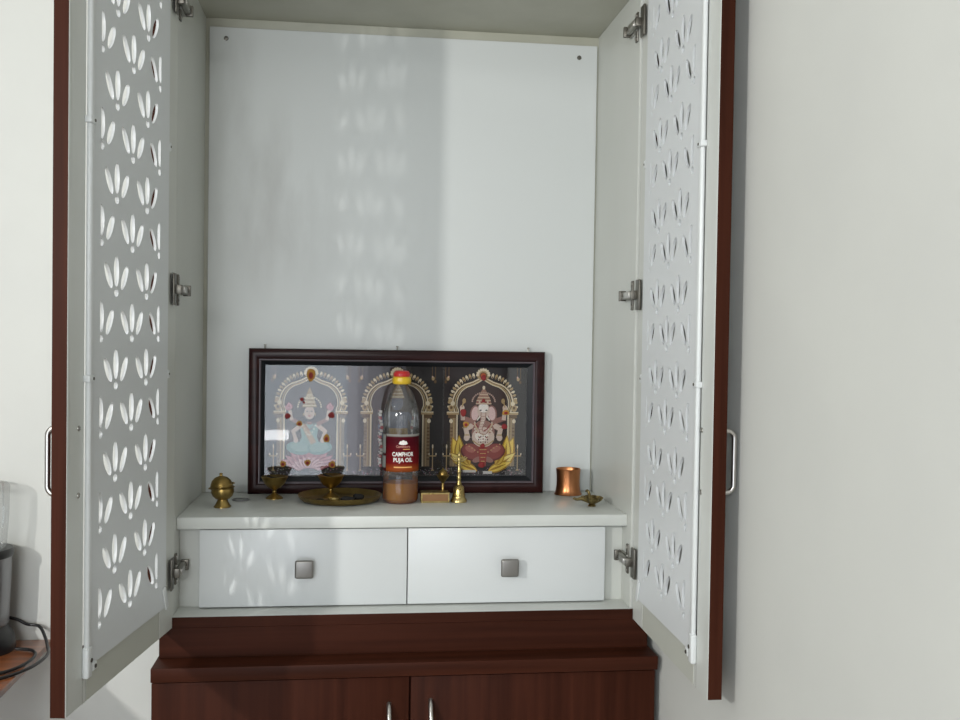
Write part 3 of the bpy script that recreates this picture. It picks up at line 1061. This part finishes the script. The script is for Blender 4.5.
me = bpy.data.meshes.new('print')
pr.to_mesh(me)
pr.free()
me.materials.append(M['print'])
po = bpy.data.objects.new('print', me)
C.objects.link(po)
po.parent = pic
po['label'] = 'dark toned print of three arched niches with deities'

# vermilion and turmeric dots dabbed on the glass
marks = [(-0.2080, 0.2690, 0.0095, 0.0145, 2), (-0.2275, 0.2130, 0.0042, 0.0046, 0), (-0.2595, 0.1755, 0.0066, 0.0062, 0),
         (-0.1610, 0.1775, 0.0072, 0.0068, 0), (-0.2325, 0.1580, 0.0068, 0.0060, 1), (-0.1715, 0.1245, 0.0070, 0.0095, 1),
         (-0.2685, 0.0665, 0.0070, 0.0070, 1), (-0.2135, 0.0695, 0.0072, 0.0072, 1), (-0.1580, 0.0650, 0.0078, 0.0082, 1),
         (0.1865, 0.2660, 0.0060, 0.0066, 0), (0.1872, 0.2130, 0.0040, 0.0044, 0), (0.1405, 0.1850, 0.0068, 0.0090, 0),
         (0.1470, 0.1580, 0.0072, 0.0066, 1), (0.2400, 0.1855, 0.0085, 0.0060, 2), (0.2370, 0.1530, 0.0070, 0.0062, 0),
         (0.1865, 0.1080, 0.0056, 0.0058, 0), (0.1845, 0.0640, 0.0075, 0.0068, 0), (-0.2230, 0.2060, 0.0026, 0.0026, 0)]
for (u, v, a, bb, k) in marks:
    b = MB()
    outer = M['vermilion'] if k == 0 else M['turmeric']
    inner = M['turmeric'] if k == 0 else M['vermilion']
    xf = Matrix.Translation((u - PX, -0.0018, v)) @ Matrix.Rotation(PI / 2, 4, 'X') @ Matrix.Diagonal((a, bb, 1, 1))
    b.lathe([(1.0, 0), (0.96, 0.0005), (0.7, 0.0010), (0.0, 0.0013)], outer, n=20, xf=xf,
            squash=lambda t, r, z: 1 + 0.08 * math.sin(3 * t + u * 90) * (1 if r > 0.5 else 0))
    if k:
        sc_ = 0.60
        xf = Matrix.Translation((u - PX, -0.0026, v - 0.1 * bb)) @ Matrix.Rotation(PI / 2, 4, 'X') @ Matrix.Diagonal((a * sc_, bb * sc_, 1, 1))
        b.lathe([(1.0, 0), (0.7, 0.0008), (0.0, 0.0011)], inner, n=16, xf=xf)
    mk = b.build('vermilion_mark', gl)
    if k:
        mk['label'] = 'yellow turmeric dab with red centre'

# ------------------------------------------------------------------ oil bottle
BX, BY = -0.0085, 0.2105
bot = thing('oil_bottle', 'clear plastic oil bottle with red label and red-yellow cap before the framed picture', 'bottle', (BX, BY, Z0))
b = MB()
prof = [(0.0, 0.0045), (0.020, 0.003), (0.030, 0.0), (0.0360, 0.003), (0.0385, 0.009), (0.0388, 0.030), (0.0378, 0.036), (0.0388, 0.042), (0.0378, 0.048), (0.0388, 0.054),
        (0.0378, 0.060), (0.0386, 0.066), (0.0386, 0.150), (0.0376, 0.156), (0.0386, 0.162), (0.0376, 0.168), (0.0386, 0.174), (0.0384, 0.186),
        (0.0365, 0.200), (0.0325, 0.216), (0.0265, 0.232), (0.0205, 0.244), (0.0150, 0.2535), (0.0128, 0.258), (0.0125, 0.270)]
def facets(a, r, z):
    k = max(0.0, min(1.0, (z - 0.185) / 0.03)) * max(0.0, min(1.0, (0.262 - z) / 0.02))
    return 1 + 0.022 * k * math.cos(9 * a + z * 40)
b.lathe(prof, M['pet'], n=72, squash=facets, cap=False)
b.build('bottle_body', bot)
b = MB()
b.lathe([(0.0, 0.0055), (0.030, 0.0025), (0.0372, 0.009), (0.0374, 0.044), (0.0, 0.044)], M['oil'], n=48)
b.build('oil', bot)
b = MB()
b.lathe([(0.0135, 0.2560), (0.0185, 0.2562), (0.0203, 0.2590), (0.0206, 0.2640), (0.0196, 0.2700), (0.0168, 0.2722)], M['cap_yellow'], n=40)
cp = b.build('cap', bot)
b = MB()
b.lathe([(0.0168, 0.2720), (0.0172, 0.2735), (0.0168, 0.2800), (0.0145, 0.2838), (0.0100, 0.2850), (0.0, 0.2850)], M['cap_red'], n=40)
for k in range(28):
    a = 2 * PI * k / 28
    b.cyl((0.0169 * math.cos(a), 0.0169 * math.sin(a), 0.2730), (0.0169 * math.cos(a), 0.0169 * math.sin(a), 0.2800), 0.0008, M['cap_red'], n=6)
b.build('cap_lid', cp)
# wrapped label
LR = 0.0391
LZ0, LZ1 = 0.0700, 0.1505
bm = bmesh.new()
lc = bm.loops.layers.float_color.new('Col')
NA, NZ = 60, 26
A0, A1 = math.radians(-100), math.radians(92)
def lab_col(a, t):
    d = math.degrees(a)
    if d < -56:
        if d < -60 and 0.08 < t < 0.97 and not (0.40 < t < 0.47):
            return (0.60, 0.62, 0.58)
        return (0.10, 0.010, 0.014)
    if t < 0.06:
        return (0.42, 0.10, 0.025)
    if t < 0.22:
        k = (t - 0.06) / 0.16
        return (0.55 - 0.22 * k, 0.115 - 0.085 * k, 0.025 - 0.008 * k)
    if t > 0.93:
        return (0.55, 0.54, 0.50)
    k = min(1, (t - 0.22) / 0.6)
    return (0.30 - 0.17 * k, 0.014 - 0.006 * k, 0.018)
g = [[bm.verts.new((LR * math.sin(A0 + (A1 - A0) * i / NA), -LR * math.cos(A0 + (A1 - A0) * i / NA), LZ0 + (LZ1 - LZ0) * j / NZ)) for j in range(NZ + 1)] for i in range(NA + 1)]
for i in range(NA):
    for j in range(NZ):
        f = bm.faces.new((g[i][j], g[i + 1][j], g[i + 1][j + 1], g[i][j + 1]))
        f.smooth = True
        for (l, (ii, jj)) in zip(f.loops, ((i, j), (i + 1, j), (i + 1, j + 1), (i, j + 1))):
            l[lc] = (*lab_col(A0 + (A1 - A0) * (i + 0.5) / NA, jj / NZ), 1)
r_ = bmesh.ops.solidify(bm, geom=bm.faces[:], thickness=-0.0002)
me = bpy.data.meshes.new('label')
bm.to_mesh(me)
bm.free()
me.materials.append(M['label'])
lab = bpy.data.objects.new('label', me)
C.objects.link(lab)
lab.parent = bot
lab['label'] = 'dark red label fading to orange, white lettering reading CAMPHOR PUJA OIL'
AC = math.radians(5)
def wrap(x, z, r):
    a = AC + x / LR
    return Vector((r * math.sin(a), -r * math.cos(a), z))
def text(s, size, z, mat, parent, bold=0.0, width=None, name='lettering'):
    cu = bpy.data.curves.new('t', 'FONT')
    cu.body = s
    cu.size = size
    cu.align_x = 'CENTER'
    cu.offset = bold
    cu.extrude = 0.0
    cu.resolution_u = 3
    o = bpy.data.objects.new('t', cu)
    C.objects.link(o)
    dg = bpy.context.evaluated_depsgraph_get()
    me = bpy.data.meshes.new_from_object(o.evaluated_get(dg))
    bpy.data.objects.remove(o)
    xs = [v.co.x for v in me.vertices]
    k = 1.0 if width is None else width / (max(xs) - min(xs))
    mid = (max(xs) + min(xs)) / 2
    for v in me.vertices:
        v.co = wrap((v.co.x - mid) * k, z + v.co.y, LR + 0.00035)
    me.materials.clear()
    me.materials.append(mat)
    q = bpy.data.objects.new(name, me)
    C.objects.link(q)
    q.parent = parent
    return q
text('CAMPHOR', 0.0122, 0.1040, M['ink_white'], lab, 0.00030, 0.0475)
text('PUJA OIL', 0.0122, 0.0918, M['ink_white'], lab, 0.00030, 0.0420)
text('Cambhoora', 0.0072, 0.1222, M['ink_pale'], lab, 0.0001, 0.0300)
# emblem: white scalloped lotus above the brand line, a gold rule and an orange strip below
b = MB()
for (x, z, a, bb, rt) in ((0, 0.1330, 0.0038, 0.0052, 0), (-0.0045, 0.1323, 0.0036, 0.0042, 0.5), (0.0045, 0.1323, 0.0036, 0.0042, -0.5), (0, 0.1307, 0.0098, 0.0022, 0)):
    b.poly([wrap(u, v, LR + 0.00035 + 0.00001 * len(b.bm.faces)) for u, v in ellipse(x, z, a, bb, rt, 20)], M['ink_white'])
b.build('emblem', lab)
for (nm, x0, x1, z0, z1) in (('gold_rule', -0.0005, 0.0150, 0.1180, 0.1195), ('orange_rule', -0.0200, 0.0200, 0.0790, 0.0815)):
    b = MB()
    n = 10
    rows = [[b.bm.verts.new(wrap(x0 + (x1 - x0) * k / n, z, LR + 0.00035)) for k in range(n + 1)] for z in (z0, z1)]
    mi_ = b.mi(M['ink_gold'])
    for k in range(n):
        b.bm.faces.new((rows[0][k], rows[0][k + 1], rows[1][k + 1], rows[1][k])).material_index = mi_
    b.build(nm, lab)

# ------------------------------------------------------------------ brass and copper ware on the shelf
def lathe_thing(name, label, cat, loc, parts, group=None):
    t = thing(name, label, cat, loc, group)
    for (pn, prof, m, lab_) in parts:
        b = MB()
        b.lathe(prof, m, n=44)
        o = b.build(pn, t)
        if lab_:
            o['label'] = lab_
    return t

t = thing('lidded_pot', 'small round brass pot with domed lid at left end of the shelf', 'pot', (-0.3782, 0.160, Z0))
b = MB()
b.lathe([(0, 0.0), (0.0178, 0.0), (0.0178, 0.0020), (0.0150, 0.0050), (0.0110, 0.0130), (0.0102, 0.0160), (0.0150, 0.0180), (0.0205, 0.0235), (0.0232, 0.0310), (0.0230, 0.0370),
         (0.0222, 0.0395), (0.0205, 0.0395), (0.0205, 0.0360), (0, 0.030)], M['brass'], n=44)
b.build('bowl', t)
b = MB()
b.lathe([(0.0, 0.0405), (0.0255, 0.0400), (0.0272, 0.0408), (0.0255, 0.0422), (0.0228, 0.0432), (0.0222, 0.0480), (0.0190, 0.0560), (0.0130, 0.0618), (0.0060, 0.0645), (0.0035, 0.0655),
         (0.0030, 0.0675), (0.0040, 0.0690), (0.0030, 0.0710), (0.0, 0.0718)], M['brass'], n=44,
        xf=Matrix.Translation((0, 0, -0.0004)) @ Matrix.Rotation(-0.05, 4, 'Y'))
b.tube([(0.0236 * math.cos(a), 0.0236 * math.sin(a), 0.0455 + 0.004 * math.cos(a)) for a in [2 * PI * k / 40 for k in range(40)]], 0.0014, M['brass'], 8, True)
b.build('lid', t)

goblet = [(0, 0), (0.0190, 0), (0.0190, 0.0015), (0.0140, 0.0055), (0.0070, 0.0095), (0.0042, 0.0130), (0.0050, 0.0150), (0.0042, 0.0175), (0.0060, 0.0205), (0.0150, 0.0255), (0.0225, 0.0335), (0.0265, 0.0425),
          (0.0292, 0.0478), (0.0285, 0.0486), (0.0262, 0.0470), (0.0190, 0.0440), (0.0100, 0.0425), (0, 0.0420)]
t = lathe_thing('oil_lamp', 'brass goblet oil lamp standing alone before the left end of the framed picture', 'oil lamp', (-0.2810, 0.2680, Z0),
                [('goblet', goblet, M['brass'], None)], 'brass goblet oil lamps')
b = MB()
b.tube(smooth_path([(0.006, 0.0, 0.0435), (0.000, 0.006, 0.0440), (-0.008, 0.004, 0.0460), (-0.016, -0.002, 0.0500)]), 0.0016, M['char'], 8)
b.build('wick', t)

plate = thing('brass_plate', 'round brass plate with raised rim before the picture, holding a lamp', 'plate', (-0.1385, 0.2340, Z0))
b = MB()
b.lathe([(0, 0.0), (0.070, 0.0), (0.080, 0.0015), (0.0865, 0.0070), (0.0895, 0.0132), (0.0905, 0.0140), (0.0890, 0.0148), (0.0860, 0.0135), (0.0800, 0.0060), (0.0700, 0.0022), (0, 0.0018)], M['brass'], n=72)
b.build('dish', plate)
t = copy_tree(bpy.data.objects['oil_lamp'])
t.location = (-0.1590, 0.2730, Z0 + 0.0019)
t['label'] = 'brass goblet oil lamp standing on the back of the round brass plate'
# odds and ends lying in the plate
def lump(name, label, cat, loc, r, m, sx=1.4, sz=0.6, seed=1, group=None):
    bm_ = bmesh.new()
    bmesh.ops.create_icosphere(bm_, subdivisions=2, radius=r)
    rnd = random.Random(seed)
    for v in bm_.verts:
        v.co *= 1 + rnd.uniform(-0.14, 0.14)
        v.co.x *= sx
        v.co.z *= sz
        v.co.z = max(v.co.z, -r * sz * 0.75)
    zmin = min(v.co.z for v in bm_.verts)
    for v in bm_.verts:
        v.co.z -= zmin
    for f in bm_.faces:
        f.smooth = True
    me = bpy.data.meshes.new(name)
    bm_.to_mesh(me); bm_.free()
    me.materials.append(m)
    o = bpy.data.objects.new(name, me)
    C.objects.link(o)
    o.location = loc
    return tag(o, label, cat, group)
PZ = Z0 + 0.0020
lump('charred_wick', 'charred black scrap lying front left in the brass plate', 'scrap', (-0.1800, 0.1950, PZ), 0.0062, M['char'], 1.8, 0.8, 2, 'charred scraps in the brass plate')
lump('charred_wick', 'charred black scrap lying in the middle of the brass plate', 'scrap', (-0.1220, 0.2140, PZ), 0.0085, M['char'], 1.9, 0.7, 3, 'charred scraps in the brass plate')
lump('charred_wick', 'charred black scrap lying right of centre in the brass plate', 'scrap', (-0.0990, 0.2360, PZ), 0.0080, M['char'], 1.6, 0.9, 5, 'charred scraps in the brass plate')
b = MB()
b.lathe([(0, 0), (0.0100, 0), (0.0125, 0.004), (0.0135, 0.0075), (0.0125, 0.0075), (0.0095, 0.003), (0, 0.002)], M['brass_bright'], n=32)
tag(b.build('kumkum_cup', None, (-0.1500, 0.2000, PZ)), 'tiny shallow brass cup lying front centre in the brass plate', 'cup')
b = MB()
b.lathe([(0, 0), (0.0085, 0), (0.0090, 0.001), (0.0085, 0.0022), (0, 0.0022)], M['brass_bright'], n=28)
tag(b.build('brass_coin', None, (-0.0830, 0.2200, PZ)), 'bright coin lying at right side in the brass plate', 'coin')

# clear disc lying on the shelf
t = thing('glass_lid', 'small clear round glass lid lying on the shelf beside the lidded brass pot', 'lid', (-0.3505, 0.2450, Z0))
b = MB(); b.lathe([(0, 0.0004), (0.0165, 0.0004), (0.0165, 0.0024), (0, 0.0024)], M['jar'], n=40); b.build('disc', t)
b = MB(); b.tube([(0.0175 * math.cos(2 * PI * k / 40), 0.0175 * math.sin(2 * PI * k / 40), 0.0016) for k in range(40)], 0.0014, M['grey_metal'], 8, True); b.build('rim', t)

# small gilt-edged box
t = thing('incense_box', 'small flat gilt-edged box lying right of the oil bottle', 'box', (0.0665, 0.2150, Z0))
b = MB(); b.box(-0.0312, 0.0312, -0.0185, 0.0185, 0.0, 0.0222, M['brass'], 0.0010, 2); b.build('case', t)
b = MB(); b.box(-0.0275, 0.0275, -0.0190, -0.0184, 0.0040, 0.0185, M['red_card'], 0.0002, 1); o = b.build('front_panel', t)
o['label'] = 'red brown front panel'
b = MB()
for (x0, x1, z0, z1) in ((-0.031, 0.031, 0.0003, 0.0036), (-0.031, 0.031, 0.0188, 0.0220), (-0.031, -0.0278, 0.0036, 0.0188), (0.0278, 0.031, 0.0036, 0.0188)):
    b.box(x0, x1, -0.0194, -0.0184, z0, z1, M['brass_bright'], 0.0004, 1)
b.build('gilt_border', t)

# small lamp behind the box
t = lathe_thing('oil_lamp', 'little brass lamp with domed top standing behind the gilt-edged box', 'oil lamp', (0.0885, 0.2620, Z0),
                [('stand', [(0, 0), (0.0130, 0), (0.0130, 0.002), (0.0070, 0.006), (0.0032, 0.012), (0.0030, 0.034), (0.0060, 0.0380), (0.0125, 0.0470), (0.0148, 0.0510), (0.0140, 0.0522), (0, 0.0522)], M['brass'], None),
                 ('dome', [(0.0105, 0.0520), (0.0108, 0.0550), (0.0080, 0.0610), (0.0030, 0.0640), (0.0016, 0.0665), (0, 0.0680)], M['brass'], None)])

# hand bell
t = thing('hand_bell', 'bright brass hand bell with winged handle top, right of the gilt-edged box', 'bell', (0.1187, 0.2080, Z0))
b = MB()
b.lathe([(0.0172, 0.0), (0.0180, 0.0012), (0.0176, 0.0050), (0.0150, 0.0090), (0.0138, 0.0120), (0.0140, 0.0135), (0.0128, 0.0200), (0.0118, 0.0270), (0.0112, 0.0290), (0.0118, 0.0305), (0.0108, 0.0330), (0.0075, 0.0370),
         (0.0045, 0.0385), (0, 0.0385)], M['brass_bright'], n=44, cap=False)
b.lathe([(0.0160, 0.0), (0.0148, 0.006), (0.0120, 0.015), (0.0095, 0.030), (0, 0.034)], M['brass_dark'], n=36, cap=False)
b.build('bell_body', t)
b = MB(); b.cyl((0, 0, 0.034), (0, 0, 0.010), 0.0012, M['brass_dark'], n=10); b.lathe([(0, 0.004), (0.003, 0.006), (0.0036, 0.009), (0.002, 0.012), (0, 0.012)], M['brass_dark'], n=16); b.build('clapper', t)
b = MB()
b.lathe([(0.0060, 0.0380), (0.0062, 0.0400), (0.0046, 0.0430), (0.0044, 0.0500), (0.0052, 0.0515), (0.0044, 0.0535), (0.0042, 0.0640), (0.0052, 0.0655), (0.0052, 0.0675), (0.0042, 0.0690), (0.0042, 0.0790), (0.0054, 0.0805),
         (0.0052, 0.0830), (0.0036, 0.0850), (0.0034, 0.0900), (0, 0.0900)], M['brass_bright'], n=28)
b.build('handle', t)
b = MB()
b.lathe([(0.0040, 0.0880), (0.0052, 0.0920), (0.0044, 0.0965), (0.0026, 0.0985), (0.0036, 0.1010), (0.0038, 0.1035), (0.0024, 0.1060), (0.0012, 0.1090), (0, 0.1110)], M['brass_bright'], n=24)
for s in (-1, 1):
    w_ = smooth_path([(0, 0.0, 0.0900), (s * 0.0070, 0, 0.0905), (s * 0.0125, 0, 0.0930), (s * 0.0175, 0, 0.0975)], 5)
    b.tube(w_, [0.0034 - 0.0024 * i / (len(w_) - 1) for i in range(len(w_))], M['brass_bright'], 10)
    w_ = smooth_path([(s * 0.003, 0.0, 0.0950), (s * 0.0090, 0, 0.0960), (s * 0.0135, 0, 0.1000)], 5)
    b.tube(w_, [0.0026 - 0.0018 * i / (len(w_) - 1) for i in range(len(w_))], M['brass_bright'], 10)
b.build('winged_finial', t)

# copper tumbler
t = thing('copper_tumbler', 'copper tumbler with flared foot at the right end of the shelf', 'tumbler', (0.3835, 0.3100, Z0))
b = MB()
b.lathe([(0, 0.0004), (0.0275, 0.0004), (0.0318, 0.0), (0.0322, 0.0015), (0.0300, 0.0050), (0.0284, 0.0110), (0.0272, 0.0220), (0.0268, 0.0340), (0.0272, 0.0480), (0.0282, 0.0590), (0.0287, 0.0625), (0.0280, 0.0640), (0.0272, 0.0625),
         (0.0262, 0.0480), (0.0258, 0.0300), (0.0262, 0.0060), (0, 0.0050)], M['copper'], n=64, xf=Matrix.Diagonal((1, 1, 0.93, 1)))
b.build('cup_body', t)

# scalloped little lamp in front of the tumbler
t = thing('leaf_lamp', 'small tarnished scalloped brass lamp lying in front of the copper tumbler', 'oil lamp', (0.4000, 0.1420, Z0), None, 0.35)
b = MB()
b.lathe([(0, 0.0), (0.0080, 0.0), (0.0085, 0.0025), (0.0060, 0.0050), (0.0110, 0.0075), (0.0180, 0.0125), (0.0225, 0.0200), (0.0215, 0.0208), (0.0165, 0.0150), (0.0080, 0.0100), (0, 0.0090)], M['brass_dark'], n=72,
        squash=lambda a, r, z: 1 + (0.11 * math.cos(8 * a) if r > 0.012 else 0))
b.build('scalloped_bowl', t)
b = MB()
pth = smooth_path([(-0.016, 0, 0.0150), (-0.026, 0.002, 0.0175), (-0.036, 0.004, 0.0165), (-0.044, 0.006, 0.0190)], 6)
b.tube(pth, [0.0050 - 0.0028 * i / (len(pth) - 1) for i in range(len(pth))], M['brass_dark'], 12)
b.build('handle', t)
b = MB()
pth = smooth_path([(0.000, 0.010, 0.0120), (0.004, 0.018, 0.0250), (0.001, 0.020, 0.0310), (-0.004, 0.018, 0.0300)], 6)
b.tube(pth, [0.0040 - 0.0020 * i / (len(pth) - 1) for i in range(len(pth))], M['brass_dark'], 12)
b.build('back_leaf', t)

# ------------------------------------------------------------------ side table with mixer at lower left
TZ = Z0 - 0.333
t = thing('side_table', 'varnished orange-brown wooden side table against wall left of the cabinet', 'table', (-1.25, 0.10, 0))
b = MB(); b.box(-0.40, 0.4740, -0.27, 0.279, TZ - 0.014, TZ, M['orange_wood'], 0.002, 2); b.build('tabletop', t)
for (x, y) in ((-0.36, -0.23), (0.26, -0.23), (-0.36, 0.24), (0.26, 0.24)):
    b = MB(); b.box(x - 0.022, x + 0.022, y - 0.022, y + 0.022, 0.0, TZ - 0.014, M['orange_wood'], 0.003, 2); b.build('leg', t)
t = thing('mixer_grinder', 'grey mixer with black rim and clear jar on table at the left frame edge', 'mixer', (-0.9030, 0.3040, TZ))
b = MB()
b.lathe([(0, 0), (0.0720, 0), (0.0740, 0.006), (0.0730, 0.020), (0.0690, 0.034), (0.0600, 0.046), (0.0560, 0.054), (0, 0.054)], M['black'], n=48, xf=Matrix.Diagonal((0.94, 0.94, 1.03, 1)))
b.build('base', t)
b = MB(); b.lathe([(0, 0.0545), (0.0560, 0.0545), (0.0590, 0.060), (0.0625, 0.130), (0.0650, 0.198), (0, 0.198)], M['grey_metal'], n=48, xf=Matrix.Diagonal((0.94, 0.94, 1.03, 1))); b.build('housing', t)
b = MB(); b.lathe([(0, 0.1985), (0.0665, 0.1985), (0.0690, 0.203), (0.0690, 0.212), (0.0660, 0.216), (0, 0.216)], M['black'], n=48, xf=Matrix.Diagonal((0.94, 0.94, 1.03, 1))); b.build('collar', t)
b = MB(); b.lathe([(0.0, 0.2165), (0.050, 0.2165), (0.0535, 0.222), (0.0580, 0.280), (0.0600, 0.345), (0.0550, 0.352), (0.020, 0.356), (0.018, 0.362), (0, 0.362)], M['jar'], n=48, xf=Matrix.Diagonal((0.94, 0.94, 1.03, 1))); b.build('jar', t)
cz = TZ + 0.0042
b = MB()
b.tube(smooth_path([(-0.8800, 0.3715, cz + 0.052), (-0.8500, 0.3715, cz + 0.044), (-0.8280, 0.368, cz + 0.034), (-0.800, 0.362, cz + 0.030), (-0.780, 0.338, cz + 0.012), (-0.764, 0.300, cz + 0.002), (-0.752, 0.262, cz), (-0.751, 0.215, cz),
                    (-0.764, 0.160, cz), (-0.795, 0.112, cz), (-0.850, 0.074, cz), (-0.930, 0.050, cz)], 8), 0.0034, M['black'], 10)
tag(b.build('power_cord', None), 'black cord arching up the wall behind the mixer and round the table corner', 'cord', 'black cords on the side table')
b = MB()
b.tube(smooth_path([(-0.8300, 0.300, cz), (-0.8120, 0.296, cz), (-0.792, 0.286, cz), (-0.776, 0.256, cz), (-0.775, 0.210, cz), (-0.792, 0.160, cz),
                    (-0.830, 0.122, cz), (-0.880, 0.105, cz), (-0.950, 0.095, cz)], 8), 0.0034, M['black'], 10)
tag(b.build('power_cord', None), 'black cord lying in a flat loop on the table in front of the mixer', 'cord', 'black cords on the side table')
